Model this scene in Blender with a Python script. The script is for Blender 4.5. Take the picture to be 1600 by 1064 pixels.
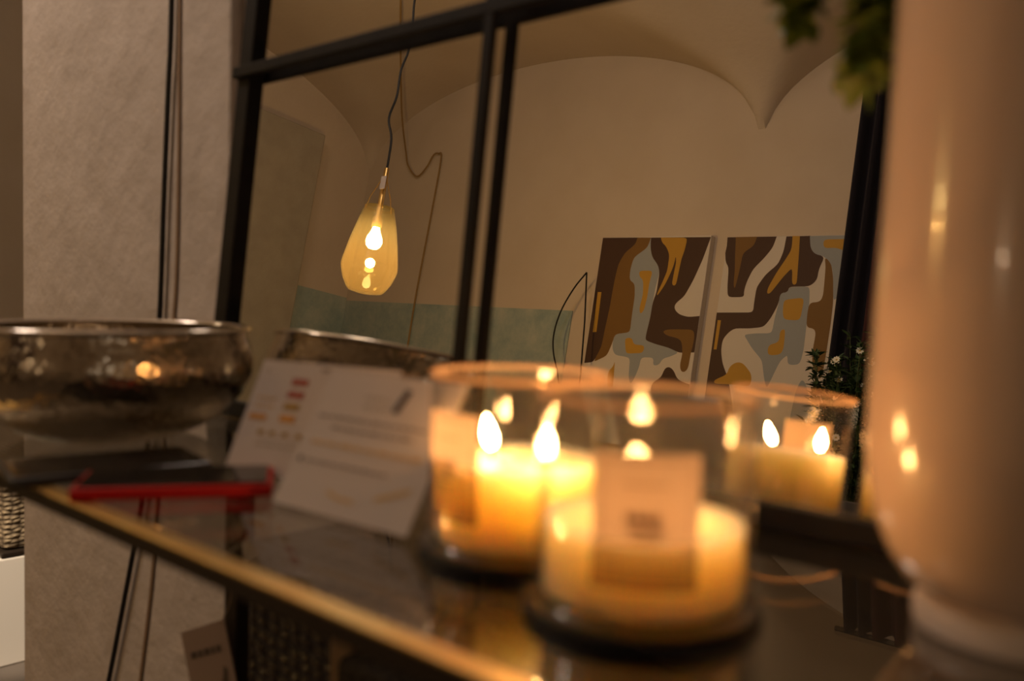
import bpy, bmesh, math, random
from mathutils import Vector, Matrix
for o in list(bpy.data.objects):
    bpy.data.objects.remove(o, do_unlink=True)
SC = bpy.context.scene
C = SC.collection
R = math.radians

# ------------------------------------------------------------------ camera, world, light, exposure
cam_d = bpy.data.cameras.new('camera')
cam_d.sensor_width = 36.0
cam_d.lens = 1450.0 / 1600.0 * 36.0
cam_d.clip_start = 0.01
cam_d.dof.use_dof = True
cam_d.dof.focus_distance = 4.3
cam_d.dof.aperture_fstop = 3.9
cam = bpy.data.objects.new('camera', cam_d)
C.objects.link(cam)
cam.matrix_world = Matrix(((0.733430, -0.056993, 0.677372, 0.0),
                           (0.679262, 0.023133, -0.733531, 0.0),
                           (0.026136, 0.998107, 0.055679, 0.935),
                           (0, 0, 0, 1)))
SC.camera = cam
vs = SC.view_settings
vs.view_transform = 'Standard'; vs.look = 'None'; vs.gamma = 1.0; vs.use_curve_mapping = False
vs.exposure = 0.0
SC.cycles.use_denoising = True
SC.cycles.max_bounces = 14
SC.cycles.transparent_max_bounces = 24
SC.cycles.glossy_bounces = 8
SC.cycles.sample_clamp_indirect = 6.0

world = bpy.data.worlds.new('world'); SC.world = world
world.use_nodes = True
world.node_tree.nodes['Background'].inputs[0].default_value = (1.0, 0.72, 0.48, 1)
world.node_tree.nodes['Background'].inputs[1].default_value = 0.01

def lamp(name, loc, power, color, radius=0.05):
    l = bpy.data.lights.new(name, 'POINT'); l.energy = power; l.color = color; l.shadow_soft_size = radius
    o = bpy.data.objects.new(name, l); o.location = loc; C.objects.link(o); return o
WARM = (1.0, 0.62, 0.34)
def spot(name, loc, target, power, color, angle, radius=0.04):
    l = bpy.data.lights.new(name, 'SPOT'); l.energy = power; l.color = color; l.shadow_soft_size = radius
    l.spot_size = R(angle); l.spot_blend = 0.6
    o = bpy.data.objects.new(name, l); o.location = loc; C.objects.link(o)
    o.rotation_euler = (Vector(target) - Vector(loc)).to_track_quat('-Z', 'Y').to_euler(); return o
lamp('ceiling_lamp', (-3.6, -0.6, 2.72), 9, (1.0, 0.74, 0.50), 0.14)
lamp('ceiling_lamp', (-1.95, -0.15, 2.55), 31, (1.0, 0.81, 0.68), 0.16)
spot('cabinet_fill_spot', (-1.35, -0.40, 2.25), (-2.36, 0.80, 0.16), 330, (1.0, 0.80, 0.60), 8.5, 0.03)  # added unseen spot that brightens the white cabinet beside the pillar
lamp('table_lamp', (2.0, -0.9, 1.22), 3.0, (1.0, 0.88, 0.74), 0.035)
lamp('table_lamp', (-0.6, -2.2, 1.25), 2.2, (1.0, 0.72, 0.44), 0.035)

# ------------------------------------------------------------------ helpers
def tag(o, label=None, cat=None, group=None, kind=None):
    if label: o['label'] = label
    if cat: o['category'] = cat
    if group: o['group'] = group
    if kind: o['kind'] = kind
    return o
def empty(name, loc, rz=0.0):
    o = bpy.data.objects.new(name, None); o.location = loc; o.rotation_euler = (0, 0, rz)
    o.empty_display_size = 0.05; C.objects.link(o); return o
def thing(name, label, cat, loc, rz=0.0, group=None):
    return tag(empty(name, loc, rz), label, cat, group)
def link(name, bm, mat, parent=None, smooth=False, recalc=True):
    if recalc: bmesh.ops.recalc_face_normals(bm, faces=bm.faces[:])
    me = bpy.data.meshes.new(name); bm.to_mesh(me); bm.free()
    for m in (mat if isinstance(mat, (list, tuple)) else [mat]): me.materials.append(m)
    if smooth:
        for p in me.polygons: p.use_smooth = True
        me.set_sharp_from_angle(angle=R(42))
    o = bpy.data.objects.new(name, me); C.objects.link(o)
    if parent: o.parent = parent
    return o
def struct(name, bm, mat, smooth=False, recalc=True):
    return tag(link(name, bm, mat, None, smooth, recalc), kind='structure')
def box(bm, lo, hi, bev=0.0, M=None, mi=0):
    vs_ = [bm.verts.new((x, y, z)) for x in (lo[0], hi[0]) for y in (lo[1], hi[1]) for z in (lo[2], hi[2])]
    fs = [bm.faces.new([vs_[i] for i in q]) for q in ((0,1,3,2),(4,6,7,5),(0,4,5,1),(2,3,7,6),(0,2,6,4),(1,5,7,3))]
    for f_ in fs: f_.material_index = mi
    if bev > 0:
        es = list({e for f_ in fs for e in f_.edges})
        r = bmesh.ops.bevel(bm, geom=es, offset=bev, segments=2, affect='EDGES', profile=0.5)
        vs_ = list({v for f_ in r['faces'] for v in f_.verts} | {v for v in vs_ if v.is_valid})
    if M is not None:
        bmesh.ops.transform(bm, matrix=M, verts=[v for v in vs_ if v.is_valid])
def lathe(bm, prof, seg=64, closed=False, loc=(0,0,0)):
    rings = []
    for r, z in prof:
        if r < 1e-6: rings.append([bm.verts.new((loc[0], loc[1], z + loc[2]))])
        else: rings.append([bm.verts.new((loc[0] + r*math.cos(2*math.pi*i/seg), loc[1] + r*math.sin(2*math.pi*i/seg), z + loc[2])) for i in range(seg)])
    pairs = list(zip(rings, rings[1:])) + ([(rings[-1], rings[0])] if closed else [])
    for a, b in pairs:
        for i in range(seg):
            j = (i + 1) % seg
            if len(a) == 1 and len(b) == 1: continue
            if len(a) == 1: bm.faces.new((a[0], b[j], b[i]))
            elif len(b) == 1: bm.faces.new((a[i], a[j], b[0]))
            else: bm.faces.new((a[i], a[j], b[j], b[i]))
def smooth_path(pts, n=8):
    P = [Vector(p) for p in pts]; P = [P[0]*2 - P[1]] + P + [P[-1]*2 - P[-2]]; out = []
    for i in range(1, len(P) - 2):
        for k in range(n):
            t = k / n; a, b, c, d = P[i-1], P[i], P[i+1], P[i+2]
            out.append(0.5*((2*b) + (c-a)*t + (2*a-5*b+4*c-d)*t*t + (3*b-a-3*c+d)*t*t*t))
    out.append(P[-2]); return out
def tube(bm, pts, r, seg=8, r_end=None):
    P = [Vector(p) for p in pts]; rings = []; up = None
    for i, p in enumerate(P):
        t = (P[min(i+1, len(P)-1)] - P[max(i-1, 0)]).normalized()
        if up is None: up = t.orthogonal().normalized()
        up = (up - t*up.dot(t)).normalized(); s = t.cross(up)
        rr = r if r_end is None else r + (r_end - r)*i/(len(P)-1)
        rings.append([bm.verts.new(p + up*rr*math.cos(2*math.pi*k/seg) + s*rr*math.sin(2*math.pi*k/seg)) for k in range(seg)])
    for a, b in zip(rings, rings[1:]):
        for k in range(seg): bm.faces.new((a[k], a[(k+1)%seg], b[(k+1)%seg], b[k]))
    bm.faces.new(rings[0][::-1]); bm.faces.new(rings[-1])
NB = bmesh.new

# ------------------------------------------------------------------ materials
def mat(name):
    m = bpy.data.materials.new(name); m.use_nodes = True; return m, m.node_tree.nodes, m.node_tree.links
def pbr(name, col, rough=0.5, metal=0.0, coat=0.0, bump=None, var=None, spec=0.5, sss=None, emit=None):
    """bump = (scale, strength, kind); var = (scale, second colour, factor)"""
    m, N, L = mat(name); b = N['Principled BSDF']
    b.inputs['Base Color'].default_value = (*col, 1); b.inputs['Roughness'].default_value = rough
    b.inputs['Metallic'].default_value = metal; b.inputs['Coat Weight'].default_value = coat
    b.inputs['Specular IOR Level'].default_value = spec
    tc = N.new('ShaderNodeTexCoord')
    if var:
        n = N.new('ShaderNodeTexNoise'); n.inputs['Scale'].default_value = var[0]; n.inputs['Detail'].default_value = 6
        L.new(tc.outputs['Object'], n.inputs['Vector'])
        rp = N.new('ShaderNodeValToRGB'); rp.color_ramp.elements[0].position = 0.35; rp.color_ramp.elements[1].position = 0.68
        rp.color_ramp.elements[0].color = (*col, 1); rp.color_ramp.elements[1].color = (*var[1], 1)
        L.new(n.outputs['Fac'], rp.inputs['Fac']); L.new(rp.outputs['Color'], b.inputs['Base Color'])
    if bump:
        if bump[2] == 'voronoi':
            t = N.new('ShaderNodeTexVoronoi'); t.feature = 'SMOOTH_F1'; t.inputs['Smoothness'].default_value = 0.6; out = t.outputs['Distance']
        else:
            t = N.new('ShaderNodeTexNoise'); t.inputs['Detail'].default_value = 5; out = t.outputs['Fac']
        t.inputs['Scale'].default_value = bump[0]; L.new(tc.outputs['Object'], t.inputs['Vector'])
        bp = N.new('ShaderNodeBump'); bp.inputs['Strength'].default_value = bump[1]; bp.inputs['Distance'].default_value = bump[3] if len(bump) > 3 else 0.01
        L.new(out, bp.inputs['Height']); L.new(bp.outputs['Normal'], b.inputs['Normal'])
    if sss:
        b.inputs['Subsurface Weight'].default_value = 1.0; b.inputs['Subsurface Radius'].default_value = sss[0]
        b.inputs['Subsurface Scale'].default_value = sss[1]
    return m
def clear_glass(name, tint=(1, 1, 1), rough=0.0, ior=1.45):
    m, N, L = mat(name); N.remove(N['Principled BSDF'])
    t = N.new('ShaderNodeBsdfTransparent'); t.inputs[0].default_value = (*tint, 1)
    g = N.new('ShaderNodeBsdfGlossy'); g.inputs['Roughness'].default_value = rough
    lw = N.new('ShaderNodeLayerWeight'); lw.inputs['Blend'].default_value = 0.5
    pw = N.new('ShaderNodeMath'); pw.operation = 'POWER'; pw.inputs[1].default_value = 5.0
    f0 = ((ior - 1)/(ior + 1))**2
    ma = N.new('ShaderNodeMath'); ma.operation = 'MULTIPLY_ADD'; ma.inputs[1].default_value = 1 - f0; ma.inputs[2].default_value = f0
    mx = N.new('ShaderNodeMixShader')
    L.new(lw.outputs['Facing'], pw.inputs[0]); L.new(pw.outputs[0], ma.inputs[0]); L.new(ma.outputs[0], mx.inputs[0]); L.new(t.outputs[0], mx.inputs[1]); L.new(g.outputs[0], mx.inputs[2])
    L.new(mx.outputs[0], N['Material Output'].inputs[0]); return m
def frosted_amber(name, tint, glowcol, fac):
    m = clear_glass(name, tint, 0.03, 1.7); N, L = m.node_tree.nodes, m.node_tree.links
    src = N['Material Output'].inputs[0].links[0].from_socket
    t = N.new('ShaderNodeBsdfTranslucent'); t.inputs[0].default_value = (*glowcol, 1)
    mx = N.new('ShaderNodeMixShader'); mx.inputs[0].default_value = fac
    L.new(src, mx.inputs[1]); L.new(t.outputs[0], mx.inputs[2]); L.new(mx.outputs[0], N['Material Output'].inputs[0]); return m
def paper(name, col, through=0.25):
    m, N, L = mat(name); N.remove(N['Principled BSDF'])
    d = N.new('ShaderNodeBsdfDiffuse'); d.inputs[0].default_value = (*col, 1)
    t = N.new('ShaderNodeBsdfTranslucent'); t.inputs[0].default_value = (*col, 1)
    mx = N.new('ShaderNodeMixShader'); mx.inputs[0].default_value = through
    L.new(d.outputs[0], mx.inputs[1]); L.new(t.outputs[0], mx.inputs[2]); L.new(mx.outputs[0], N['Material Output'].inputs[0]); return m
def see_through_paper(name, col, clear):
    m = paper(name, col, 0.3); N, L = m.node_tree.nodes, m.node_tree.links
    src = N['Material Output'].inputs[0].links[0].from_socket
    t = N.new('ShaderNodeBsdfTransparent'); t.inputs[0].default_value = (0.92, 0.78, 0.62, 1)
    mx = N.new('ShaderNodeMixShader'); mx.inputs[0].default_value = clear
    L.new(src, mx.inputs[1]); L.new(t.outputs[0], mx.inputs[2]); L.new(mx.outputs[0], N['Material Output'].inputs[0]); return m
def glow(name, col, strength, see_through=True):
    m, N, L = mat(name); N.remove(N['Principled BSDF'])
    e = N.new('ShaderNodeEmission'); e.inputs[0].default_value = (*col, 1); e.inputs[1].default_value = strength
    if see_through:
        t = N.new('ShaderNodeBsdfTransparent'); a = N.new('ShaderNodeAddShader')
        L.new(e.outputs[0], a.inputs[0]); L.new(t.outputs[0], a.inputs[1]); L.new(a.outputs[0], N['Material Output'].inputs[0])
    else: L.new(e.outputs[0], N['Material Output'].inputs[0])
    return m
def mirror_mat():
    m, N, L = mat('silvered_glass'); N.remove(N['Principled BSDF'])
    g = N.new('ShaderNodeBsdfGlossy'); g.inputs[0].default_value = (0.91, 0.895, 0.865, 1); g.inputs['Roughness'].default_value = 0.0
    L.new(g.outputs[0], N['Material Output'].inputs[0]); return m
def dado_mat():
    m, N, L = mat('teal_limewash'); b = N['Principled BSDF']; b.inputs['Roughness'].default_value = 0.9
    tc = N.new('ShaderNodeTexCoord'); n = N.new('ShaderNodeTexNoise'); n.inputs['Scale'].default_value = 5; n.inputs['Detail'].default_value = 9; n.inputs['Roughness'].default_value = 0.7
    L.new(tc.outputs['Object'], n.inputs['Vector'])
    rp = N.new('ShaderNodeValToRGB'); e = rp.color_ramp.elements
    e[0].position = 0.36; e[0].color = (0.27, 0.36, 0.34, 1); e[1].position = 0.66; e[1].color = (0.45, 0.49, 0.43, 1)
    L.new(n.outputs['Fac'], rp.inputs['Fac']); L.new(rp.outputs['Color'], b.inputs['Base Color']); return m
def woven(name, c1, c2, scale, strength=0.8, rough=0.6):
    m, N, L = mat(name); b = N['Principled BSDF']; b.inputs['Roughness'].default_value = rough
    tc = N.new('ShaderNodeTexCoord'); mp = N.new('ShaderNodeMapping'); mp.inputs['Scale'].default_value = (scale, scale, scale*1.6)
    t = N.new('ShaderNodeTexVoronoi'); t.inputs['Scale'].default_value = 1.0; t.inputs['Randomness'].default_value = 0.45
    L.new(tc.outputs['Object'], mp.inputs['Vector']); L.new(mp.outputs['Vector'], t.inputs['Vector'])
    rp = N.new('ShaderNodeValToRGB'); e = rp.color_ramp.elements; e[0].color = (*c1, 1); e[1].color = (*c2, 1); e[1].position = 0.7
    L.new(t.outputs['Distance'], rp.inputs['Fac']); L.new(rp.outputs['Color'], b.inputs['Base Color'])
    bp = N.new('ShaderNodeBump'); bp.inputs['Strength'].default_value = strength; bp.inputs['Distance'].default_value = 0.01; bp.invert = True
    L.new(t.outputs['Distance'], bp.inputs['Height']); L.new(bp.outputs['Normal'], b.inputs['Normal']); return m
M_PLASTER = pbr('rough_plaster', (0.66, 0.59, 0.545), 0.9, var=(7, (0.58, 0.515, 0.47)), bump=(12, 0.6, 'noise', 0.016))
M_WALL = pbr('warm_plaster', (0.62, 0.53, 0.42), 0.9, var=(3, (0.58, 0.49, 0.38)), bump=(30, 0.12, 'noise'))
M_PIER = pbr('grey_plaster', (0.40, 0.36, 0.28), 0.95, var=(9, (0.36, 0.32, 0.25)), bump=(45, 0.25, 'noise'))
M_DADO = dado_mat()
M_FLOOR = pbr('worn_concrete', (0.12, 0.10, 0.085), 0.55, var=(4, (0.16, 0.135, 0.11)))
M_BLACK = pbr('blackened_steel', (0.010, 0.009, 0.010), 0.6, spec=0.12, bump=(90, 0.15, 'noise', 0.002), var=(30, (0.016, 0.014, 0.013)))
M_MIRROR = mirror_mat()
M_BRASS = pbr('brushed_brass', (0.70, 0.50, 0.20), 0.40, metal=1.0, bump=(120, 0.1, 'noise', 0.001), var=(22, (0.62, 0.38, 0.12)))
M_DARKMETAL = pbr('bronze_and_shaded_brass', (0.045, 0.032, 0.022), 0.5, metal=0.6)  # also the brass rail's face, its dark reflection put into the colour
M_TOPGLASS = clear_glass('table_glass', (0.90, 0.90, 0.87), 0.0, 3.0)
M_GLASS = clear_glass('candle_glass', (0.985, 0.985, 0.98), 0.02, 1.6)
M_SILVER = pbr('hammered_silver', (0.52, 0.45, 0.35), 0.17, metal=1.0, bump=(150, 0.5, 'voronoi', 0.0018))
M_RIM = pbr('polished_silver', (0.70, 0.64, 0.56), 0.12, metal=1.0)
M_WAX = pbr('cream_wax', (0.96, 0.70, 0.40), 0.45, sss=((1.0, 0.80, 0.52), 0.085))
M_WICK = pbr('charred_wick', (0.02, 0.016, 0.012), 0.9)
M_LABEL = paper('label_paper', (0.66, 0.53, 0.43), 0.36)
M_LABELSHADE = see_through_paper('label_wax_shade', (0.45, 0.33, 0.25), 0.5)  # same label paper, darkened and see-through to stand for wax-line shade and glow
M_RIMGLINT = see_through_paper('jar_rim_highlight', (0.86, 0.70, 0.55), 0.55)  # pale warm tone put in for the highlight along the clear rim
M_LABELINK = paper('label_print', (0.46, 0.34, 0.25), 0.35)
M_TRAY = pbr('black_slate', (0.008, 0.007, 0.007), 0.55, spec=0.25)
M_CERAMIC = pbr('cream_ceramic', (0.66, 0.49, 0.355), 0.16, coat=0.4)
M_FOOT = pbr('pale_biscuit', (0.82, 0.72, 0.62), 0.35)
M_CARD = paper('white_card', (0.66, 0.59, 0.55), 0.12)
M_ACRYL = clear_glass('acrylic', (0.97, 0.97, 0.97), 0.04, 1.49)
M_INK = pbr('grey_ink', (0.30, 0.25, 0.23), 0.8)
M_INKD = pbr('dark_ink', (0.10, 0.075, 0.065), 0.8)
M_INKPALE = pbr('pale_ink', (0.50, 0.44, 0.39), 0.8)
M_RED = pbr('red_plastic', (0.50, 0.008, 0.005), 0.5, spec=0.25)
M_SCREEN = pbr('black_screen', (0.015, 0.014, 0.014), 0.12)
M_LEATHER = pbr('black_leather', (0.022, 0.02, 0.019), 0.42, bump=(300, 0.2, 'noise', 0.001))
M_CORD = pbr('black_cord', (0.012, 0.011, 0.012), 0.6)
M_CORDBEIGE = pbr('beige_cord', (0.30, 0.20, 0.13), 0.8)
M_CORDOCHRE = pbr('ochre_cord', (0.30, 0.19, 0.07), 0.8)
M_AMBER = frosted_amber('amber_glass', (0.98, 0.91, 0.68), (0.92, 0.74, 0.38), 0.010)
M_BULB = glow('lit_bulb', (1.0, 0.80, 0.50), 130, False)
M_FLAME = glow('candle_flame', (1.0, 0.47, 0.15), 120)
M_LEAF = pbr('leaf_green', (0.10, 0.17, 0.018), 0.5, var=(60, (0.16, 0.23, 0.03)))
M_LEAFD = pbr('dark_leaf', (0.03, 0.07, 0.02), 0.6, var=(40, (0.05, 0.10, 0.03)))
M_STEM = pbr('plant_stem', (0.12, 0.14, 0.04), 0.7)
M_PETAL = pbr('white_petal', (0.78, 0.76, 0.62), 0.7)
M_EYE = pbr('yellow_centre', (0.55, 0.38, 0.05), 0.7)
M_VELVET = pbr('dark_velvet', (0.014, 0.011, 0.016), 0.95)
M_VELVETR = pbr('wine_velvet', (0.045, 0.010, 0.010), 0.95)
M_WICKER = woven('dark_rattan', (0.055, 0.034, 0.02), (0.008, 0.005, 0.004), 52, 1.0, 0.22)
M_WOOD = pbr('pale_wood', (0.30, 0.20, 0.12), 0.6, var=(25, (0.24, 0.155, 0.09)))
M_SEAGRASS = woven('seagrass', (0.46, 0.36, 0.22), (0.10, 0.07, 0.04), 55, 1.0, 0.8)
M_WHITE = pbr('white_lacquer', (0.82, 0.78, 0.70), 0.5)
M_TAG = pbr('taupe_card', (0.34, 0.25, 0.215), 0.8)
M_TERRA = pbr('grey_pot', (0.10, 0.09, 0.08), 0.8)
M_A = {'bg': pbr('paint_cream', (0.66, 0.61, 0.54), 0.7), 'dark': pbr('paint_umber', (0.060, 0.026, 0.012), 0.65), 'mid': pbr('paint_sienna', (0.20, 0.102, 0.018), 0.65),
       'ocr': pbr('paint_ochre', (0.50, 0.28, 0.03), 0.65), 'gry': pbr('paint_bluegrey', (0.33, 0.36, 0.38), 0.7)}

# ------------------------------------------------------------------ the room
def slab(name, lo, hi, m):
    bm = NB(); box(bm, lo, hi); return struct(name, bm, m)
slab('floor', (-5.8, -3.2, -0.1), (2.7, 3.4, 0.0), M_FLOOR)
slab('wall_mirror_side', (-1.2, 0.718, 0), (2.7, 1.3, 3.3), M_PLASTER)
bm = NB(); box(bm, (-1.985, 0.70, 0), (-1.2, 1.3, 3.3), 0.006)
struct('wall_pillar', bm, M_PLASTER)
slab('wall_back', (-5.8, -3.2, 0), (2.7, -3.0, 3.4), M_WALL)
slab('wall_left', (-5.8, -3.0, 0), (-5.58, 3.2, 3.4), M_WALL)
slab('wall_right', (2.5, -3.0, 0), (2.7, 0.718, 3.4), M_WALL)
slab('wall_far', (-5.58, 3.0, 0), (2.7, 3.2, 3.4), M_WALL)
slab('trim_teal_dado_back', (-5.565, -2.9995, 0), (-3.415, -2.992, 1.535), M_DADO)
slab('trim_teal_dado_left', (-5.5795, -2.992, 0), (-5.565, -2.45, 1.555), M_DADO)
bm = NB(); box(bm, (-5.58, -2.45, 0), (-5.40, -0.9, 2.60), 0.01)
struct('wall_pier', bm, M_PIER)
def vault():
    bm = NB(); x0, x1, y0, y1 = -5.58, 2.5, -3.0, 3.0
    nx, ny = 202, 150; W, foot = 3.22, 0.03
    def arch(t, w, rise):
        t = t % w; u = (t - w/2) / (w/2 - foot)
        return rise*math.sqrt(max(0.0, 1 - u*u)) if abs(u) < 1 else 0.0
    def smax(a, c): return 0.5*(a + c + math.sqrt((a - c)**2 + 0.06**2))
    g = []
    for i in range(nx + 1):
        x = x0 + (x1 - x0)*i/nx; row = []
        for j in range(ny + 1):
            y = y0 + (y1 - y0)*j/ny
            row.append(bm.verts.new((x, y, 2.50 + smax(arch(x - x0, W, 0.63), arch(y - y0, 3.7, 0.63)))))
        g.append(row)
    for i in range(nx):
        for j in range(ny): bm.faces.new((g[i][j], g[i][j+1], g[i+1][j+1], g[i+1][j]))
    return bm
o = struct('ceiling', vault(), M_WALL, smooth=True, recalc=False)

# ------------------------------------------------------------------ console table
TZ = 0.78
X0, X1, Y0, Y1 = -1.25, 0.50, 0.259, 0.64
table = thing('console_table', 'long glass-topped console table with a brass edge, standing before the plaster pillar', 'table', (0, 0, 0))
bm = NB(); box(bm, (X0 + 0.0135, Y0 + 0.0135, TZ - 0.010), (X1 - 0.0135, Y1 - 0.0135, TZ), 0.0008)
link('glass_top', bm, M_TOPGLASS, table)
for nm, lo, hi in (('front_rail', (X0, Y0, TZ - 0.0125), (X1, Y0 + 0.013, TZ + 0.0004)), ('back_rail', (X0, Y1 - 0.013, TZ - 0.0125), (X1, Y1, TZ + 0.0004)),
                   ('end_rail', (X0, Y0 + 0.0132, TZ - 0.0125), (X0 + 0.013, Y1 - 0.0132, TZ + 0.0004)), ('end_rail', (X1 - 0.013, Y0 + 0.0132, TZ - 0.0125), (X1, Y1 - 0.0132, TZ + 0.0004))):
    bm = NB(); box(bm, lo, (hi[0], hi[1], hi[2] - 0.002), 0.0006); rl = tag(link(nm, bm, M_DARKMETAL, table), 'brass rail, face coloured dark for what it reflects')  # one brass bar; the dark reflection on its face is coloured in
    bm = NB(); box(bm, (lo[0], lo[1], hi[2] - 0.002), hi, 0.0006); tag(link('brass_rail_top', bm, M_BRASS, rl), 'bright top face of the brass rail')
for x, y in ((-0.995, 0.59), (X1 - 0.05, 0.59), (X1 - 0.05, 0.28), (X0 + 0.005, 0.28)):
    bm = NB(); box(bm, (x, y - 0.012, 0.0), (x + 0.028, y + 0.012, TZ - 0.0125), 0.002)
    tag(link('leg', bm, M_DARKMETAL, table), 'dark bronze leg')

# ------------------------------------------------------------------ leaning mirror
AL = R(5.7); MY = 0.5691
mirror = thing('mirror', 'large window-style mirror in a black grid frame, leaning behind the candles', 'mirror', (0, MY, TZ))
mirror.rotation_euler = (-AL, 0, 0)
MX0, MX1, MZ1 = -1.011, 0.24, 1.225
bm = NB(); box(bm, (MX0 + 0.004, 0.0, 0.006), (MX1 - 0.004, 0.005, MZ1 - 0.004)); link('mirror_glass', bm, M_MIRROR, mirror)
bm = NB(); box(bm, (MX0 + 0.004, 0.0052, 0.006), (MX1 - 0.004, 0.014, MZ1 - 0.004)); link('backing_board', bm, M_BLACK, mirror)
bm = NB()
for lo, hi in (((MX0, 0.001), (MX0 + 0.027, MZ1)), ((MX1 - 0.027, 0.001), (MX1, MZ1)), ((MX0 + 0.027, 0.001), (MX1 - 0.027, 0.017)), ((MX0 + 0.027, MZ1 - 0.027), (MX1 - 0.027, MZ1))):
    box(bm, (lo[0], -0.010, lo[1]), (hi[0], 0.014, hi[1]), 0.0015)
link('frame', bm, M_BLACK, mirror)
for x in (-0.584, -0.170):
    bm = NB(); box(bm, (x - 0.0062, -0.0172, 0.001), (x + 0.0062, -0.0102, MZ1), 0.0015)
    link('upright_bar', bm, M_BLACK, mirror)
for s in (0.403, 0.81):
    bm = NB(); box(bm, (MX0, -0.0178, s - 0.0068), (MX1, -0.0101, s + 0.0068), 0.0015)
    link('cross_bar', bm, M_BLACK, mirror)

# ------------------------------------------------------------------ hammered bowl
bowl = thing('bowl', 'round hammered silver metal bowl with a polished rim, on the glass table before the pillar', 'bowl', (-0.919, 0.406, TZ))
out = [(0.0, 0.004), (0.060, 0.004), (0.066, 0.0), (0.072, 0.002), (0.090, 0.010), (0.112, 0.024), (0.128, 0.042), (0.1365, 0.060), (0.1378, 0.074), (0.1350, 0.088), (0.1315, 0.098), (0.1312, 0.104)]
inn = [(0.1285, 0.104), (0.1290, 0.098), (0.1325, 0.086), (0.1350, 0.072), (0.134, 0.060), (0.125, 0.043), (0.109, 0.026), (0.088, 0.0125), (0.06, 0.007), (0.0, 0.0065)]
bm = NB(); lathe(bm, out + inn, 128); link('bowl_body', bm, M_SILVER, bowl, True)
bm = NB(); lathe(bm, [(0.130 + 0.0048*math.cos(a*math.pi/6), 0.1065 + 0.0032*math.sin(a*math.pi/6)) for a in range(12)], 128, True); link('rim', bm, M_RIM, bowl, True)

# ------------------------------------------------------------------ candles
GR, GH = 0.0518, 0.099
def flame_mesh(lean):
    bm = NB(); prof = [(0.0, 0.0), (0.0028, 0.002), (0.0046, 0.006), (0.0048, 0.010), (0.0036, 0.015), (0.0018, 0.0195), (0.0, 0.023)]
    lathe(bm, prof, 20)
    for v in bm.verts:
        v.co *= 0.85; v.co.x += lean[0]*v.co.z; v.co.y += lean[1]*v.co.z
    return bm
def candle(label, loc, wax_top, wicks, label_dir, half, burning):
    t = thing('candle', label, 'candle', loc, 0, 'scented candles on the table')
    z0 = 0.006
    bm = NB()
    prof = [(0.0, z0), (0.0555, z0), (0.0565, z0 + 0.001), (0.0565, z0 + 0.003), (0.0540, z0 + 0.0045), (GR, z0 + 0.007), (GR, z0 + GH - 0.002), (GR - 0.0012, z0 + GH), (GR - 0.0028, z0 + GH - 0.001),
            (GR - 0.003, z0 + 0.006), (GR - 0.005, z0 + 0.004), (0.0, z0 + 0.004)]
    lathe(bm, prof, 96); link('glass_jar', bm, M_GLASS, t, True)
    bm = NB(); lathe(bm, [(GR - 0.0012 + 0.0019*math.cos(a*math.pi/5), z0 + GH + 0.0004 + 0.0016*math.sin(a*math.pi/5)) for a in range(10)], 96, True)
    link('jar_rim', bm, M_RIMGLINT, t, True)
    rw = GR - 0.0034
    bm = NB(); wz = z0 + wax_top
    lathe(bm, [(0.0, z0 + 0.0043), (rw - 0.0022, z0 + 0.0043), (rw, z0 + 0.0066), (rw, wz), (rw - 0.0012, wz + 0.0006), (rw - 0.004, wz - 0.0015), (rw*0.6, wz - 0.003), (0.0, wz - 0.003)], 96)
    link('wax', bm, M_WAX, t, True)
    for k, (x, y, lean) in enumerate(wicks):
        bm = NB(); tube(bm, [(x, y, wz - 0.006), (x + 0.0003, y, wz + 0.002), (x + 0.001, y + 0.0005, wz + 0.006)], 0.0009, 8)
        w = link('wick', bm, M_WICK, t, True)
        if burning[k]:
            f = link('flame', flame_mesh(lean), M_FLAME, w, True); f.location = (x, y, wz + 0.003)
            tag(f, 'bright yellow flame')
    def patch(lo, hi, z_lo, z_hi, r):
        b = NB(); n = 14; g = []
        for i in range(n + 1):
            a = label_dir + lo + (hi - lo)*i/n
            g.append([b.verts.new((r*math.cos(a), r*math.sin(a), z)) for z in (z_lo, z_hi)])
        for p, q in zip(g, g[1:]): b.faces.new((p[0], q[0], q[1], p[1]))
        return b
    lab = link('label', patch(-half, half, wz + 0.0015, z0 + 0.080, GR + 0.0002), M_LABEL, t, True)
    tag(link('label_wax_shade', patch(-half, half, z0 + 0.020, wz + 0.0015, GR + 0.0002), M_LABELSHADE, lab, True), 'lower label with wax shade and glow put into its colour')
    h2 = half*0.83
    for lo, hi, a, b in ((-h2, h2, 0.0765, 0.0772), (-h2, h2, 0.0228, 0.0235), (-h2, -h2*0.97, 0.0235, 0.0765), (h2*0.97, h2, 0.0235, 0.0765),
                         (-h2*0.45, h2*0.35, 0.050, 0.054), (-h2*0.35, h2*0.42, 0.045, 0.048), (-h2*0.3, h2*0.3, 0.0415, 0.043), (-h2*0.5, h2*0.5, 0.066, 0.067)):
        link('printed_line', patch(lo, hi, z0 + a, z0 + b, GR + 0.0005), M_LABELINK, lab, True)
    return t
def coaster(label, loc):
    bm = NB(); lathe(bm, [(0.0, 0.0), (0.0565, 0.0), (0.0575, 0.001), (0.0575, 0.0045), (0.0565, 0.0058), (0.0, 0.0058)], 96)
    o = link('coaster', bm, M_TRAY, None, True); o.location = loc
    m = o.modifiers.new('edge', 'EDGE_SPLIT'); m.split_angle = R(50)
    return tag(o, label, 'coaster', 'black candle coasters')
CA, CB = Vector((-0.363, 0.401, TZ)), Vector((-0.253, 0.371, TZ))
coaster('round black coaster under the taller-filled candle beside the white cards', CA)
coaster('round black coaster under the nearly burnt-down candle nearest the vase', CB)
to_cam = math.atan2(-CA.y, -CA.x)
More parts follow.
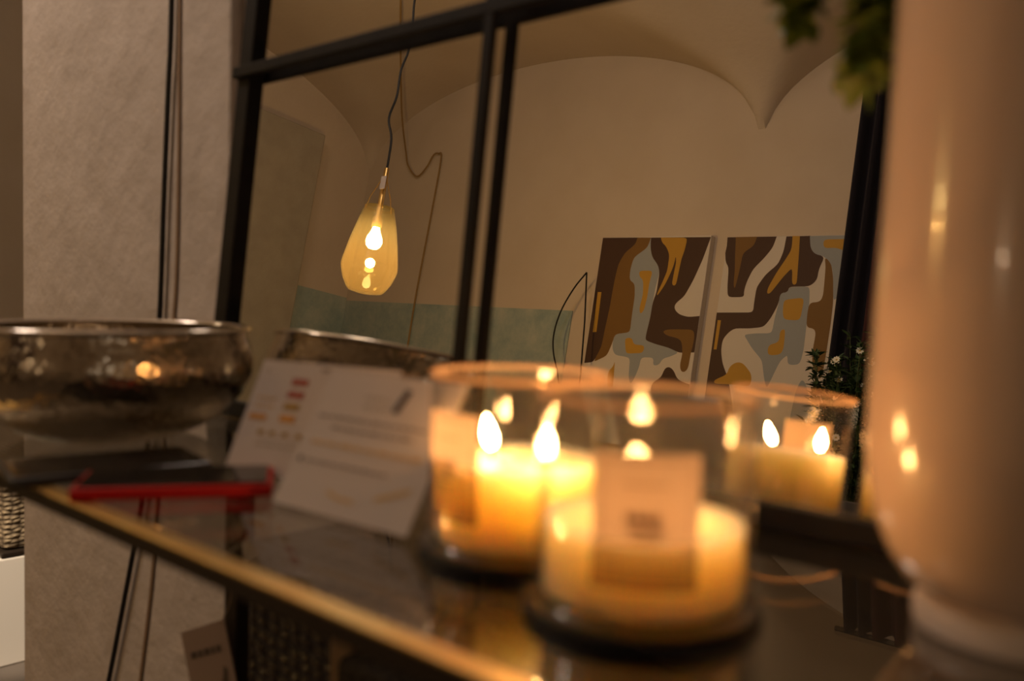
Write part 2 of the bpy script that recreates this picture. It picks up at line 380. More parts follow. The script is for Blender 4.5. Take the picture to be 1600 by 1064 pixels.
candle('glass jar candle filled two thirds with wax, flame burning, next to the white cards', CA, 0.0505,
       [(-0.016, -0.006, (-0.35, 0.1)), (0.027, -0.006, (0.0, 0.0))], to_cam - R(48), R(24), (0.5, 0.4))
to_cam = math.atan2(-CB.y, -CB.x)
candle('glass jar candle burnt low with its label facing front, nearest to the cream vase', CB, 0.040,
       [(-0.004, 0.010, (0.0, 0.0))], to_cam + R(1), R(26.5), (0.75,))

# ------------------------------------------------------------------ vase with trailing plant
vase = thing('vase', 'tall glossy cream ceramic vase with a rounded belly and a narrow pale foot', 'vase', (-0.113, 0.479, TZ))
prof = [(0.0405, 0.0165), (0.0516, 0.0224), (0.0594, 0.0343), (0.0659, 0.0497), (0.0697, 0.066), (0.0714, 0.0875), (0.0711, 0.1129), (0.0702, 0.1443), (0.0692, 0.1756), (0.0679, 0.2065), (0.0671, 0.2372), (0.0667, 0.2676),
        (0.0667, 0.30), (0.066, 0.33), (0.062, 0.355), (0.054, 0.375), (0.047, 0.388), (0.0445, 0.398), (0.047, 0.408), (0.049, 0.412), (0.048, 0.4145), (0.0455, 0.413), (0.042, 0.400), (0.043, 0.388), (0.058, 0.355), (0.062, 0.32), (0.064, 0.09), (0.05, 0.03), (0.0, 0.025)]
bm = NB(); lathe(bm, prof, 96); link('vase_body', bm, M_CERAMIC, vase, True)
bm = NB(); lathe(bm, [(0.0, 0.0), (0.043, 0.0), (0.0462, 0.0015), (0.0468, 0.006), (0.0462, 0.012), (0.0440, 0.0155), (0.0405, 0.0165), (0.0, 0.0165)], 96)
tag(link('foot', bm, M_FOOT, vase, True), 'paler unglazed foot ring')

def leaf(bm, p, d, n, ln, wd, mi=0):
    d = d.normalized(); s = d.cross(n).normalized(); n = s.cross(d)
    L_ = [(0.0, 0.0, 0.0), (0.25, 0.8, 0.06), (0.5, 1.0, 0.10), (0.8, 0.6, 0.06), (1.0, 0.0, -0.02)]
    mid = [bm.verts.new(p + d*ln*t + n*ln*h*0.4) for t, w, h in L_]
    for sg in (-1, 1):
        side = [bm.verts.new(p + d*ln*t + s*sg*wd*w*0.5 + n*ln*h) for t, w, h in L_[1:-1]]
        for q in ((mid[0], side[0], mid[1]), (mid[1], side[0], side[1], mid[2]), (mid[2], side[1], side[2], mid[3]), (mid[3], side[2], mid[4])):
            f_ = bm.faces.new(q); f_.material_index = mi; f_.smooth = True
rnd = random.Random(4)
vine = thing('trailing_plant', 'leafy green plant trailing from the mouth of the cream vase', 'plant', (-0.113, 0.479, TZ))
o = Vector((-0.113, 0.479, TZ))
strands = [[(-0.105, 0.482, 1.12), (-0.130, 0.49, 1.205), (-0.160, 0.50, 1.20), (-0.188, 0.50, 1.145), (-0.203, 0.50, 1.10), (-0.211, 0.50, 1.055)],
           [(-0.11, 0.475, 1.12), (-0.150, 0.485, 1.235), (-0.205, 0.495, 1.215), (-0.240, 0.50, 1.165), (-0.244, 0.50, 1.125), (-0.249, 0.50, 1.093)],
           [(-0.11, 0.480, 1.12), (-0.125, 0.49, 1.20), (-0.150, 0.50, 1.18), (-0.176, 0.505, 1.12), (-0.188, 0.505, 1.075)],
           [(-0.11, 0.485, 1.12), (-0.10, 0.50, 1.23), (-0.09, 0.53, 1.26), (-0.07, 0.56, 1.24)],
           [(-0.105, 0.475, 1.12), (-0.08, 0.46, 1.22), (-0.03, 0.45, 1.26), (0.01, 0.44, 1.22)]]
bs, bf = NB(), NB()
for st in strands:
    P = [p - o for p in smooth_path(st, 10)]
    tube(bs, P, 0.0017, 8, 0.0008)
    for i, p in enumerate(P[8:]):
        for _ in range(7 if i > 14 else 2):
            d = Vector((rnd.uniform(-1, 1), rnd.uniform(-1, 1), rnd.uniform(-0.9, 0.3)))
            leaf(bf, p, d, Vector((rnd.uniform(-.5, .5), rnd.uniform(-.5, .5), 1)), rnd.uniform(0.015, 0.024), rnd.uniform(0.011, 0.017))
link('vine_stem', bs, M_STEM, vine, True); link('foliage', bf, M_LEAF, vine, True, False)

# ------------------------------------------------------------------ price cards in acrylic holders
def sign(label, loc, ang, W, dy, dz, prints, hole):
    """card frame: u across 0..1, v up the card 0..1"""
    L_ = math.hypot(dy, dz); t = thing('card_holder', label, 'card holder', loc, ang, 'price cards in clear acrylic stands')
    tilt = math.atan2(dy, dz)
    Mx = Matrix.Rotation(-tilt, 4, 'X')
    bm = NB(); box(bm, (0, 0.0012, 0), (W, 0.0032, L_*1.02), 0.0005, Mx)
    box(bm, (0, 0.003, -0.0028), (W, 0.066, -0.0006), 0.0005)
    link('acrylic_stand', bm, M_ACRYL, t)
    bm = NB(); box(bm, (0.001, 0.0, 0.001), (W - 0.001, 0.0008, L_ - 0.0005), 0, Mx)
    c = link('printed_card', bm, M_CARD, t)
    bm = NB(); pm = []
    for q, m in [p for p in prints if p[1] in (IR, IM, IO)]:
        b2 = NB(); b2.faces.new([b2.verts.new(Mx @ Vector((u*W, -0.0005, v*L_))) for u, v in q])
        link('colour_swatch', b2, m, c, recalc=False)
    for k, (q, m) in enumerate([p for p in prints if p[1] not in (IR, IM, IO)]):
        if m not in pm: pm.append(m)
        vs_ = [bm.verts.new(Mx @ Vector((u*W, -0.0004 - k*0.000004, v*L_))) for u, v in q]
        bm.faces.new(vs_).material_index = pm.index(m)
    link('printed_lettering', bm, pm, c, recalc=False)
    return t
def quad(u0, v0, u1, v1, h): return [(u0, v0), (u1, v1), (u1, v1 + h), (u0, v0 + h)]
rw_ = random.Random(9)
def words(u0, u1, v, h, m, mean=0.06):
    out, u = [], u0
    while u < u1:
        w = min(rw_.uniform(0.5, 1.5)*mean, u1 - u)
        if w > 0.008: out.append((quad(u, v, u + w, v, h*rw_.uniform(0.8, 1.1)), m))
        u += w + 0.013
    return out
IY = pbr('ochre_ink', (0.62, 0.42, 0.20), 0.8); IR = pbr('brick_ink', (0.36, 0.085, 0.055), 0.8); IO = pbr('orange_ink', (0.58, 0.27, 0.05), 0.8); IM = pbr('mustard_ink', (0.36, 0.21, 0.03), 0.8)
pr = words(0.35, 0.53, 0.81, 0.028, M_INKPALE) + words(0.36, 0.545, 0.745, 0.028, M_INKPALE)
pr += [([(0.575, 0.745), (0.625, 0.745), (0.665, 0.905), (0.615, 0.915)], M_INKD)]
pr += words(0.06, 0.86, 0.645, 0.020, M_INK) + words(0.20, 0.80, 0.572, 0.022, M_INK)
pr += words(0.09, 0.90, 0.455, 0.024, IY, 0.09) + [(quad(0.055, 0.318, 0.085, 0.318, 0.036), M_INKD)] + words(0.12, 0.72, 0.325, 0.018, M_INK)
pr += [([(0.37, 0.145), (0.47, 0.115), (0.58, 0.115), (0.58, 0.14), (0.47, 0.14), (0.375, 0.17)], IY), ([(0.71, 0.16), (0.80, 0.20), (0.91, 0.255), (0.915, 0.29), (0.80, 0.235), (0.71, 0.19)], IY)]
sign('white price card with lines of small print in a clear stand, beside the candles', (-0.552, 0.356, TZ + 0.0028), 0.0603, 0.1337, 0.053, 0.090, pr, None)
pr = [(quad(0.275, 0.785, 0.395, 0.785, 0.062), IR), (quad(0.275, 0.672, 0.395, 0.672, 0.062), IR), (quad(0.278, 0.570, 0.39, 0.570, 0.055), IM), (quad(0.278, 0.460, 0.39, 0.460, 0.060), IO), (quad(0.05, 0.455, 0.178, 0.455, 0.05), IO)]
for u in (0.155, 0.24, 0.335, 0.435): pr += [(quad(u, 0.335, u + 0.045, 0.335, 0.035), IM)]
pr += words(0.16, 0.50, 0.28, 0.018, M_INKPALE) + words(0.16, 0.50, 0.235, 0.018, M_INKPALE) + words(0.06, 0.20, 0.57, 0.02, IY) + words(0.06, 0.20, 0.64, 0.02, IY)
pr += [(quad(0.06, 0.885, 0.085, 0.885, 0.03), M_INKPALE), (quad(0.46, 0.925, 0.52, 0.925, 0.03), M_INK)]
sign('white card with a column of red and orange swatches, beside the silver bowl', (-0.680, 0.393, TZ + 0.0028), R(12), 0.148, 0.044, 0.087, pr, None)

# ------------------------------------------------------------------ phone and notebook
d = Vector((0.075, 0.113, 0)).normalized(); ang = math.atan2(d.y, d.x)
phone = thing('phone', 'smartphone in a bright red case lying face up at the brass table edge', 'phone', (-0.648, 0.257, TZ + 0.0005), ang)
bm = NB(); box(bm, (0.0, 0.0, 0.0), (0.136, 0.070, 0.0095), 0.0025); link('case', bm, M_RED, phone, True)
bm = NB(); box(bm, (0.004, 0.0035, 0.0094), (0.132, 0.0665, 0.0112), 0.0006); tag(link('screen', bm, M_SCREEN, phone), 'glossy black screen')
d = Vector((0.028, 0.136, 0)).normalized(); ang = math.atan2(d.y, d.x)
slab_ = thing('phone', 'flat black smartphone lying just in front of the silver bowl', 'phone', (-0.715, 0.243, TZ + 0.0006), ang)
bm = NB(); box(bm, (0.0, 0.0, 0.0), (0.147, 0.082, 0.0075), 0.0025); link('case', bm, M_LEATHER, slab_, True)
bm = NB(); box(bm, (0.003, 0.003, 0.0074), (0.144, 0.079, 0.0082), 0.0004); tag(link('screen', bm, M_SCREEN, slab_), 'glossy black screen')

# ------------------------------------------------------------------ cables on the pillar, tag, things below the table
def cord(name, pts, r, m, label, n=8, flat=False):
    bm = NB(); tube(bm, smooth_path(pts, n), r, 8)
    if flat:
        for v in bm.verts: v.co.y = 0.6985 + (v.co.y - 0.6945)*0.3
    return tag(link(name, bm, m, None, True), label, 'cable')
cord('power_cable', [(-1.345, 0.6935, 2.5), (-1.352, 0.6935, 1.8), (-1.359, 0.6925, 1.358), (-1.369, 0.6925, 1.215), (-1.381, 0.6925, 1.051), (-1.393, 0.6925, 0.872), (-1.418, 0.6915, 0.728), (-1.448, 0.6920, 0.578), (-1.486, 0.6920, 0.464), (-1.570, 0.6920, 0.238), (-1.66, 0.6920, 0.006)], 0.0042, M_CORD, 'thin black cable hanging down the plaster pillar')
cord('power_cable', [(-1.325, 0.6935, 2.5), (-1.335, 0.6935, 1.8), (-1.345, 0.6925, 1.358), (-1.345, 0.6925, 1.165), (-1.349, 0.6925, 0.971), (-1.358, 0.6925, 0.873), (-1.380, 0.6925, 0.721), (-1.408, 0.6915, 0.583), (-1.424, 0.6915, 0.455), (-1.465, 0.6920, 0.269), (-1.53, 0.6920, 0.006)], 0.0046, M_CORDBEIGE, 'beige-brown cable hanging down the plaster pillar beside the black cable', flat=True)

tagt = thing('hang_tag', 'taupe paper hang tag with a black curved mark, on the dark table leg', 'tag', (-0.958, 0.556, 0.543), 0)
U, V = Vector((-0.103, 0, -0.045)), Vector((0.032, 0, -0.062))
u_, v_ = U.normalized(), V.normalized(); v_ = (v_ - u_*u_.dot(v_)).normalized()
def tp(a, b, y=0.0): return u_*a + v_*b + Vector((0, y, 0))
bm = NB(); vs_ = [bm.verts.new(tp(a, b, y)) for y in (0, 0.001) for a, b in ((0, 0), (0.110, 0), (0.110, 0.15), (0, 0.15))]
for q in ((0,1,2,3), (7,6,5,4), (0,4,5,1), (1,5,6,2), (2,6,7,3), (3,7,4,0)): bm.faces.new([vs_[i] for i in q])
card_ = link('tag_card', bm, M_TAG, tagt)
bm = NB()
for a0, a1 in ((0.094, 0.078), (0.075, 0.064), (0.061, 0.045), (0.042, 0.033), (0.030, 0.018)):
    bm.faces.new([bm.verts.new(tp(a, b, -0.0005)) for a, b in ((a0, 0.0265), (a1, 0.0265), (a1, 0.0345), (a0, 0.0345))])
link('lettering', bm, M_INKD, card_, recalc=False)
bm = NB()
curve = [(0.020, 0.050), (0.012, 0.056), (0.016, 0.071), (0.027, 0.083), (0.043, 0.088), (0.060, 0.084), (0.072, 0.083), (0.082, 0.077), (0.085, 0.069), (0.076, 0.070), (0.066, 0.076), (0.050, 0.077), (0.034, 0.071), (0.026, 0.062)]
bm.faces.new([bm.verts.new(tp(a, b, -0.0005)) for a, b in curve])
link('curved_mark', bm, M_INKD, card_, recalc=False)
bm = NB(); tube(bm, smooth_path([tp(0.006, 0.004, -0.001), Vector((-0.010, 0.015, 0.020)), Vector((-0.025, 0.018, 0.060)), Vector((-0.036, 0.024, 0.10))], 6), 0.0008, 6)
link('string', bm, M_CORDBEIGE, tagt, True)

hamper = thing('wicker_chest', 'dark woven rattan chest with pale wooden corner posts under the table, beside the dark leg', 'basket', (-0.80, 0.5, 0))
bm = NB(); box(bm, (-0.022, 0.004, 0.03), (0.150, 0.19, 0.66), 0.006); link('woven_body', bm, M_WICKER, hamper)
for y in (0.0, 0.166):
    bm = NB(); box(bm, (0.122, y, 0.0), (0.155, y + 0.03, 0.664), 0.003); tag(link('corner_post', bm, M_WOOD, hamper), 'pale wooden corner post')
bm = NB(); box(bm, (-0.028, 0.0, 0.655), (0.156, 0.196, 0.672), 0.004); link('lid', bm, M_WICKER, hamper)
bm = NB(); box(bm, (0.17, -0.03, 0.0), (0.50, 0.17, 0.62), 0.008)
o = link('storage_basket', bm, pbr('dark_basket', (0.03, 0.021, 0.014), 0.8, bump=(120, 0.8, 'voronoi', 0.005)), None); o.location = (-0.80, 0.5, 0)
tag(o, 'nearly black basket in the shadow under the table, right of the pale wooden post', 'basket')

cab = thing('low_cabinet', 'low white box cabinet standing left of the plaster pillar', 'cabinet', (-2.5, 1.0, 0))
bm = NB(); box(bm, (-0.45, -0.30, 0.0), (0.15, 0.25, 0.262), 0.004); link('cabinet_body', bm, M_WHITE, cab)
bm = NB(); box(bm, (-0.44, -0.312, 0.012), (0.142, -0.301, 0.254), 0.002); link('door', bm, M_WHITE, cab)
bk = thing('woven_basket', 'beige woven seagrass basket with a dark base rim on the low white cabinet', 'basket', (-2.635, 0.92, 0.263))
bm = NB(); box(bm, (-0.30, -0.135, 0.014), (0.28, 0.135, 0.22), 0.02); link('basket_body', bm, M_SEAGRASS, bk)
bm = NB(); box(bm, (-0.305, -0.14, 0.0), (0.285, 0.14, 0.0145), 0.004); tag(link('base_rim', bm, M_DARKMETAL, bk), 'dark base rim')

# ------------------------------------------------------------------ pendant lamp
PB = Vector((-3.119, -1.255, 0))
pend = thing('pendant_lamp', 'amber glass pendant lamp with a lit bulb, hanging from a wavy black cord', 'lamp', (PB.x, PB.y, 1.27))
shade = [(0.0, 0.002), (0.04, 0.0), (0.070, 0.006), (0.082, 0.016), (0.105, 0.055), (0.118, 0.095), (0.121, 0.112), (0.119, 0.132), (0.104, 0.215), (0.084, 0.300), (0.066, 0.360), (0.062, 0.372)]
bm = NB(); lathe(bm, shade + [(r_ - 0.003, z) for r_, z in reversed(shade[1:])][:-0 or None] + [(0.0, 0.006)], 72); link('glass_shade', bm, M_AMBER, pend, True)
bm = NB(); lathe(bm, [(0.0, 0.376), (0.060, 0.376), (0.064, 0.372), (0.064, 0.366), (0.061, 0.363)], 48); tag(link('shade_collar', bm, M_AMBER, pend, True), 'amber collar')
bm = NB(); lathe(bm, [(0.0, 0.285), (0.020, 0.285), (0.022, 0.29), (0.022, 0.325), (0.013, 0.335), (0.011, 0.545), (0.0, 0.545)], 24); tag(link('socket_stem', bm, M_BRASS, pend, True), 'brass stem and socket')
bm = NB(); lathe(bm, [(0.0, 0.190), (0.018, 0.194), (0.030, 0.206), (0.035, 0.223), (0.031, 0.243), (0.020, 0.264), (0.014, 0.286)], 24); link('bulb', bm, M_BULB, pend, True)
for k in range(3):
    a = k*2.094 + 0.5; bm = NB()
    tube(bm, [(0.011*math.cos(a), 0.011*math.sin(a), 0.50), (0.05*math.cos(a), 0.05*math.sin(a), 0.42), (0.066*math.cos(a), 0.066*math.sin(a), 0.362)], 0.0022, 6); link('stay_wire', bm, M_BRASS, pend, True)
bm = NB(); box(bm, (0.012, 0.028, 0.445), (0.045, 0.030, 0.50)); link('price_tag', bm, M_CARD, pend)
bm = NB(); zz = PB - Vector((0, 0, 0)); cp = [(-3.119, 1.812), (-3.118, 1.85), (-3.126, 1.952), (-3.166, 2.043), (-3.139, 2.14), (-3.142, 2.256), (-3.115, 2.339), (-3.118, 2.455), (-3.134, 2.575), (-3.126, 2.72), (-3.12, 3.22)]
tube(bm, smooth_path([(x - PB.x, 0, z - 1.27) for x, z in cp], 8), 0.0052, 8); tag(link('cord', bm, M_CORD, pend, True), 'black fabric cord')
l = lamp('pendant_light', (PB.x, PB.y, 1.27 + 0.13), 16, (1.0, 0.60, 0.27), 0.02); l.parent = None

cord('lamp_cable', [(-4.06, -1.87, 3.08), (-4.092, -1.90, 3.05), (-4.398, -2.20, 2.903), (-4.799, -2.6, 2.732), (-5.007, -2.85, 2.591), (-5.05, -2.93, 2.51), (-4.992, -2.975, 2.441), (-4.906, -2.975, 2.50), (-4.854, -2.975, 2.584), (-4.811, -2.98, 2.595), (-4.779, -2.985, 2.546), (-4.784, -2.985, 2.091), (-4.79, -2.98, 1.597), (-4.785, -2.98, 1.242), (-4.78, -2.98, 0.5), (-4.78, -2.98, 0.006)], 0.006, M_CORDOCHRE, 'ochre cable looped over a wall hook and hanging down the back wall')

# ------------------------------------------------------------------ wall pieces and plants behind the camera
bm = NB(); ys = -2.86
tube(bm, smooth_path([(-3.246, ys, 1.734), (-3.32, ys, 1.641), (-3.388, ys, 1.509), (-3.414, ys, 1.378), (-3.396, ys, 1.268), (-3.335, ys, 1.133), (-3.26, ys, 0.9), (-3.2, ys, 0.5), (-3.18, ys, 0.012)], 10), 0.0045, 8)
tube(bm, [(-3.246, ys, 1.734), (-3.207, ys, 1.461), (-3.176, ys, 1.139), (-3.16, ys, 0.012)], 0.0045, 8)
box(bm, (-3.27, ys - 0.09, 0.0), (-3.07, ys + 0.09, 0.014), 0.003)
tag(link('wire_sculpture', bm, M_BLACK, None, True), 'thin black bow-shaped wire sculpture standing between the teal dado and the paintings', 'sculpture')

ART1={'dark1':[(0.0,0.0),(24.1,-0.4),(23.5,-4.0),(17.1,-9.1),(13.9,-15.3),(12.9,-23.6),(12.6,-31.9),(12.4,-41.1),(11.4,-52.5),(10.8,-62.8),(6.9,-71.7),(0.6,-72.7)],
 'mid1':[(24.1,-0.4),(33.1,-0.6),(31.7,-6.2),(23.7,-11.7),(22.5,-18.4),(23.0,-24.5),(26.9,-26.5),(28.2,-33.5),(28.2,-43.6),(28.6,-53.6),(18.8,-55.2),(17.9,-60.3),(15.5,-67.5),(6.9,-71.7),(10.8,-62.8),(11.4,-52.5),(12.4,-41.1),(12.6,-31.9),(12.9,-23.6),(13.9,-15.3),(17.1,-9.1),(23.5,-4.0)],
 'ocr1':[(2.4,-31.8),(5.0,-31.7),(5.8,-54.6),(3.2,-54.8)],
 'gry1':[(33.1,-0.6),(33.7,-6.2),(35.6,-11.3),(40.5,-16.3),(42.0,-20.3),(40.9,-28.3),(40.5,-36.2),(40.3,-45.1),(39.2,-55.1),(39.6,-57.5),(46.2,-59.1),(54.4,-60.5),(61.4,-62.7),(56.3,-65.2),(52.0,-66.5),(50.4,-70.0),(46.5,-70.8),(46.3,-66.4),(38.3,-66.8),(38.0,-71.9),(35.8,-79.0),(34.0,-82.1),(32.1,-78.3),(31.1,-67.5),(20.9,-66.7),(18.4,-63.3),(18.1,-58.3),(18.8,-55.2),(28.6,-53.6),(28.2,-43.6),(28.2,-33.5),(26.9,-26.5),(23.0,-24.5),(22.5,-18.4),(23.7,-11.7),(31.7,-6.2)],
 'ocr2':[(28.6,-19.2),(37.5,-19.1),(36.4,-26.3),(36.5,-33.3),(35.6,-41.3),(33.6,-43.4),(32.4,-40.5),(33.4,-32.4),(32.2,-24.4),(29.2,-22.4)],
 'ocr3':[(25.8,-57.0),(30.6,-56.5),(32.2,-60.2),(39.5,-60.2),(39.1,-64.4),(28.0,-65.5)],
 'dark2':[(33.1,-0.6),(70.6,-1.0),(67.4,-13.3),(63.7,-24.0),(59.7,-32.7),(54.8,-36.8),(54.6,-39.7),(58.0,-42.5),(63.7,-43.7),(71.2,-42.9),(71.9,-47.6),(71.6,-62.0),(61.4,-62.8),(54.4,-60.5),(46.2,-59.1),(39.6,-57.5),(39.2,-55.1),(40.3,-45.1),(40.5,-36.2),(41.9,-31.2),(42.0,-20.3),(40.5,-16.3),(35.6,-11.3),(33.7,-6.2)],
 'ocr4':[(39.6,-0.7),(56.4,-1.1),(55.7,-8.4),(54.6,-12.3),(54.1,-19.2),(53.5,-27.2),(50.9,-26.9),(51.1,-21.2),(51.6,-14.3),(50.7,-10.8),(50.6,-14.8),(49.2,-20.2),(46.4,-27.2),(42.8,-33.0),(42.4,-31.7),(44.5,-26.2),(46.8,-19.2),(46.7,-10.3),(43.9,-5.8),(40.6,-3.3)],
 'mid2':[(50.0,-51.6),(53.8,-50.7),(67.0,-50.2),(68.8,-51.6),(69.3,-56.3),(68.5,-62.5),(68.2,-70.5),(66.4,-72.7),(64.1,-72.3),(63.0,-69.0),(63.6,-62.8),(62.1,-56.7),(59.1,-55.1),(53.3,-54.3),(50.3,-53.0)],
 'dark3':[(46.7,-101.2),(47.3,-84.7),(47.6,-79.9),(52.7,-76.5),(54.1,-71.6),(56.7,-70.5),(59.7,-72.1),(62.7,-76.6),(67.3,-78.1),(71.7,-78.7),(71.7,-98.2)],
 'ocr5':[(21.5,-69.7),(22.2,-77.1),(22.9,-87.1),(21.1,-87.2),(18.3,-82.5),(18.1,-76.0),(20.9,-73.2)],
 'ocr6':[(5.6,-74.9),(9.9,-81.2),(8.1,-78.3)]}
ART2={'dark1':[(0.0,0.0),(27.4,-0.2),(26.1,-5.8),(22.1,-11.3),(17.0,-16.8),(14.5,-23.3),(13.7,-27.9),(14.2,-31.1),(5.1,-31.4),(4.1,-26.2),(3.2,-15.9),(1.0,-13.1),(-0.0,-8.4),(0.4,-4.6)],
 'mid1':[(4.9,-0.1),(16.8,-0.1),(15.7,-4.8),(10.2,-8.4),(9.6,-17.8),(8.5,-27.1),(7.4,-25.2),(6.9,-16.8),(5.8,-8.4)],
 'dark2':[(32.5,-0.3),(45.0,-0.2),(45.6,-6.0),(48.0,-9.1),(53.4,-10.5),(51.3,-16.6),(51.1,-21.9),(47.9,-25.0),(37.5,-25.4),(37.1,-28.1),(33.4,-28.6),(33.2,-33.8),(30.3,-41.0),(27.1,-45.7),(19.5,-46.8),(11.6,-47.1),(8.4,-49.3),(5.6,-53.2),(5.6,-58.7),(7.3,-65.0),(11.4,-72.0),(14.8,-80.8),(18.3,-93.9),(-0.1,-96.0),(-0.8,-82.3),(-0.7,-73.1),(-0.3,-59.1),(-0.4,-48.9),(-0.3,-39.5),(20.3,-38.7),(20.1,-34.2),(20.3,-25.9),(24.2,-19.5),(30.2,-14.0),(32.1,-7.7)],
 'ocr1':[(35.7,-0.1),(39.5,-0.2),(40.2,-8.6),(41.2,-24.2),(38.8,-24.3),(37.8,-15.8),(33.9,-20.3),(28.0,-29.0),(26.2,-29.0),(26.6,-25.8),(29.9,-18.5),(34.0,-11.3),(36.2,-6.8)],
 'gry1':[(44.6,-0.3),(67.8,-0.3),(68.2,-22.5),(60.4,-32.1),(58.9,-20.9),(57.5,-14.9),(53.4,-10.5),(48.0,-9.1),(45.6,-6.0)],
 'ocr2':[(51.6,-2.1),(66.4,-2.1),(65.5,-8.8),(58.3,-6.2),(52.3,-6.5)],
 'mid2':[(53.4,-10.5),(57.1,-14.0),(58.9,-20.9),(60.4,-32.1),(60.6,-43.2),(60.2,-59.4),(59.7,-68.8),(56.9,-67.3),(54.2,-62.4),(53.5,-55.6),(54.0,-47.8),(53.0,-45.3),(48.9,-44.8),(48.5,-38.5),(48.8,-32.9),(53.9,-32.4),(55.1,-29.6),(54.9,-23.6),(54.5,-15.7)],
 'gry2':[(37.5,-25.6),(47.9,-25.0),(48.8,-32.9),(48.9,-44.8),(49.1,-55.9),(48.2,-62.4),(44.7,-63.3),(42.0,-62.9),(41.5,-59.4),(40.8,-59.0),(38.0,-61.9),(35.7,-68.2),(33.0,-75.9),(30.8,-70.4),(28.6,-62.1),(22.5,-56.7),(18.9,-52.4),(17.0,-50.0),(23.8,-49.0),(31.8,-48.6),(32.2,-41.0),(33.2,-33.8),(33.4,-28.6),(37.1,-28.1)],
 'ocr3':[(35.6,-31.9),(45.1,-30.6),(46.0,-32.5),(45.3,-41.7),(37.4,-41.6),(36.1,-39.0)],
 'ocr4':[(35.9,-47.0),(38.5,-46.0),(39.0,-55.7),(37.6,-58.8),(31.1,-59.5),(30.8,-54.4),(36.2,-52.7)],
 'ocr5':[(1.3,-43.4),(3.2,-43.4),(3.0,-58.4),(1.4,-58.5)],
 'ocr6':[(15.0,-64.0),(18.7,-64.2),(24.1,-69.2),(24.6,-74.0),(22.9,-75.5),(15.9,-75.3),(4.4,-75.8),(4.1,-74.0),(10.7,-70.7),(11.6,-66.5)],
 'gry3':[(49.7,-70.1),(51.5,-70.3),(54.0,-75.2),(56.1,-81.0),(58.1,-89.2),(46.7,-90.5),(47.8,-75.8)]}

def painting(label, ox, oz, w, h, art, ly):
    t = thing('painting', label, 'painting', (ox, -2.999, oz), 0, 'pair of abstract paintings')
    bm = NB(); box(bm, (0, 0.0, -h), (w, 0.042, 0), 0.002); c = link('canvas', bm, M_A['bg'], t)
    bm = NB(); keys = ['dark', 'mid', 'ocr', 'gry']; n = 0
    order = sorted(art, key=lambda k: {'dark': 0, 'gry': 1, 'mid': 2, 'ocr': 3}[k[:3] if k[:4] != 'dark' else 'dark'])
    for k in order:
        n += 1; kk = 'dark' if k.startswith('dark') else k[:3]
        pts = [(min(max(x/100, 0.001), w - 0.001), min(max(z/100, -h + 0.001), -0.001)) for x, z in art[k]]
        for _ in range(2):
            q = []
            for i, p in enumerate(pts):
                if len(pts) <= 4 or p[1] > -0.008 or p[0] < 0.008 or p[0] > w - 0.008:
                    q.append(p); continue
                for o_ in (pts[i - 1], pts[(i + 1) % len(pts)]):
                    dl = math.hypot(o_[0] - p[0], o_[1] - p[1]); f = min(0.25, 0.012/max(dl, 1e-6)) if dl > 1e-6 else 0
                    q.append((p[0] + (o_[0] - p[0])*f, p[1] + (o_[1] - p[1])*f))
            pts = q
        vs_ = [bm.verts.new((x, 0.0423 + n*0.00006, z)) for x, z in pts]
        f_ = bm.faces.new(vs_); f_.material_index = keys.index(kk)
    bm.normal_update(); bmesh.ops.triangulate(bm, faces=bm.faces[:])
    bm.normal_update()
    for f_ in bm.faces:
        if f_.normal.y < 0: f_.normal_flip()
    link('painted_shapes', bm, [M_A[k] for k in keys], c, recalc=False); return t
painting('abstract brown, ochre and grey painting nearest the black wire sculpture', -3.2465, 1.9604, 0.706, 1.15, ART1, 0)
painting('abstract brown and grey painting with an ochre square, partly behind the dark curtain', -2.4455, 1.9483, 0.72, 1.15, ART2, 0)

cur = thing('curtain', 'dark velvet curtain hanging at the right of the paintings in the mirror', 'curtain', (-1.35, -2.6, 0))
def drape(x0, x1, folds, amp, z0, z1, y):
    bm = NB(); n = folds*14; cols = []
    for i in range(n + 1):
        t = i/n; x = x0 + (x1 - x0)*t; yy = y + amp*math.sin(t*folds*2*math.pi) + amp*0.3*math.sin(t*folds*4.7 + 1)
        cols.append([(bm.verts.new((x, yy + dy, z0)), bm.verts.new((x, yy + dy, z1))) for dy in (0, 0.004)])
    for a, b in zip(cols, cols[1:]):
        bm.faces.new((a[0][0], b[0][0], b[0][1], a[0][1])); bm.faces.new((a[1][1], b[1][1], b[1][0], a[1][0]))
        bm.faces.new((a[0][1], b[0][1], b[1][1], a[1][1])); bm.faces.new((a[0][0], a[1][0], b[1][0], b[0][0]))
    return bm
link('velvet_panel', drape(-0.315, -0.19, 2, 0.025, 0.01, 2.78, 0), M_VELVET, cur, True)
tag(link('velvet_panel', drape(-0.185, 0.55, 8, 0.03, 0.01, 2.78, 0), M_VELVETR, cur, True), 'dark wine-red velvet panel')
bm = NB(); tube(bm, [(-0.36, 0, 2.795), (0.6, 0, 2.795)], 0.012, 12)
for x in (-0.30, 0.0, 0.5): box(bm, (x, -0.398, 2.788), (x + 0.015, 0.0, 2.802))
link('rod', bm, M_BLACK, cur, True)

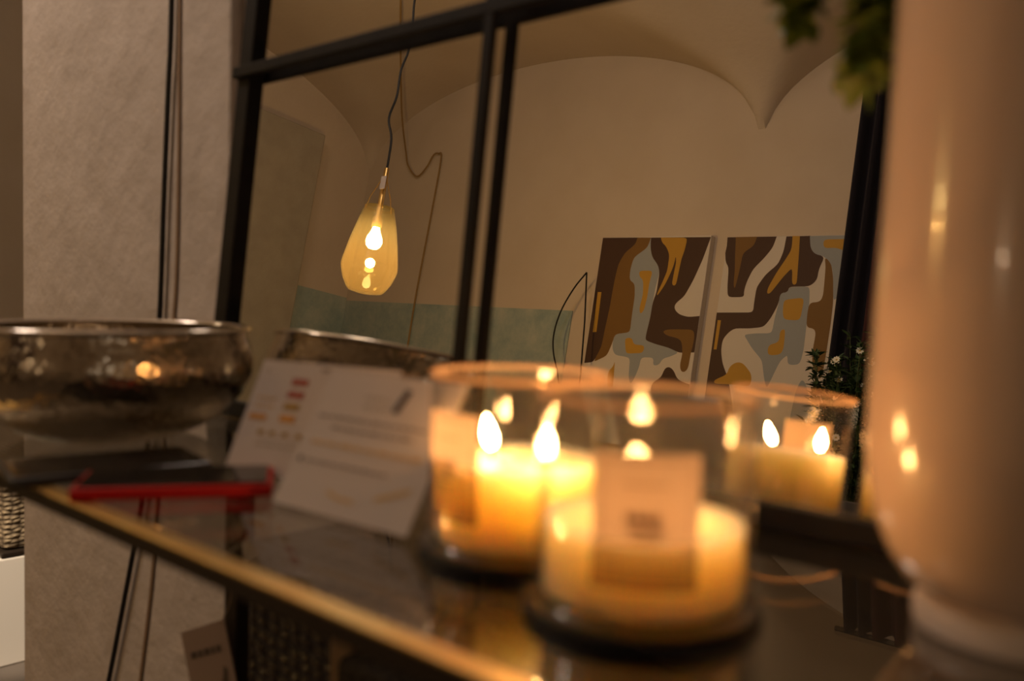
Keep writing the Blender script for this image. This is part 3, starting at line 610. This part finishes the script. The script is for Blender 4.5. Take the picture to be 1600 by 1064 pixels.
fl = thing('flowering_plant', 'dark green bushy plant with small white daisy-like flowers in the mirror, before the curtain', 'plant', (-1.44, -2.35, 0))
bm = NB(); lathe(bm, [(0.0, 0.0), (0.10, 0.0), (0.115, 0.02), (0.15, 0.60), (0.155, 0.74), (0.145, 0.745), (0.135, 0.72), (0.0, 0.70)], 40); link('planter', bm, M_TERRA, fl, True)
bs, bf = NB(), NB(); rnd = random.Random(12); heads = []
for k in range(70):
    a = rnd.uniform(0, 2*math.pi); rr = rnd.uniform(0.02, 0.13); top = rnd.uniform(0.98, 1.40) - rr*0.3; sp = rnd.uniform(1.0, 1.45)
    p0 = Vector((rr*0.7*math.cos(a), rr*0.7*math.sin(a), 0.70)); p2 = Vector((rr*sp*math.cos(a), rr*sp*math.sin(a), top)); p1 = (p0 + p2)/2 + Vector((rnd.uniform(-.02, .02), rnd.uniform(-.02, .02), 0.02))
    P = smooth_path([p0, p1, p2], 7); tube(bs, P, 0.0018, 5, 0.001)
    for p in P[2:]:
        for _ in range(5):
            leaf(bf, p, Vector((rnd.uniform(-1, 1), rnd.uniform(-1, 1), rnd.uniform(-.3, .8))), Vector((rnd.uniform(-.4, .4), rnd.uniform(-.4, .4), 1)), rnd.uniform(0.03, 0.055), rnd.uniform(0.010, 0.020))
    if k < 46: heads.append(p2)
link('stems', bs, M_STEM, fl, True); link('foliage', bf, M_LEAFD, fl, True, False)
fp = None
for h in heads:
    if fp is None:
        bm = NB()
        for i in range(9):
            a = i*2*math.pi/9; leaf(bm, Vector((0, 0, 0.002)), Vector((math.cos(a), math.sin(a), 0.25)), Vector((0, 0, 1)), 0.016, 0.010)
        lathe(bm, [(0.0, 0.006), (0.003, 0.005), (0.0045, 0.002), (0.0, 0.0)], 10)
        n0 = len(bm.faces) - 30
        for i, f_ in enumerate(bm.faces): f_.material_index = 1 if i >= 72 else 0
        f = fp = link('flower', bm, [M_PETAL, M_EYE], fl, True, False)
    else:
        f = fp.copy(); C.objects.link(f); f.parent = fl
    f.location = h; d = Vector((h.x, h.y, 0.12)) + Vector((rnd.uniform(-.1, .1), rnd.uniform(.1, .3), 0)); f.rotation_euler = d.to_track_quat('Z', 'Y').to_euler()
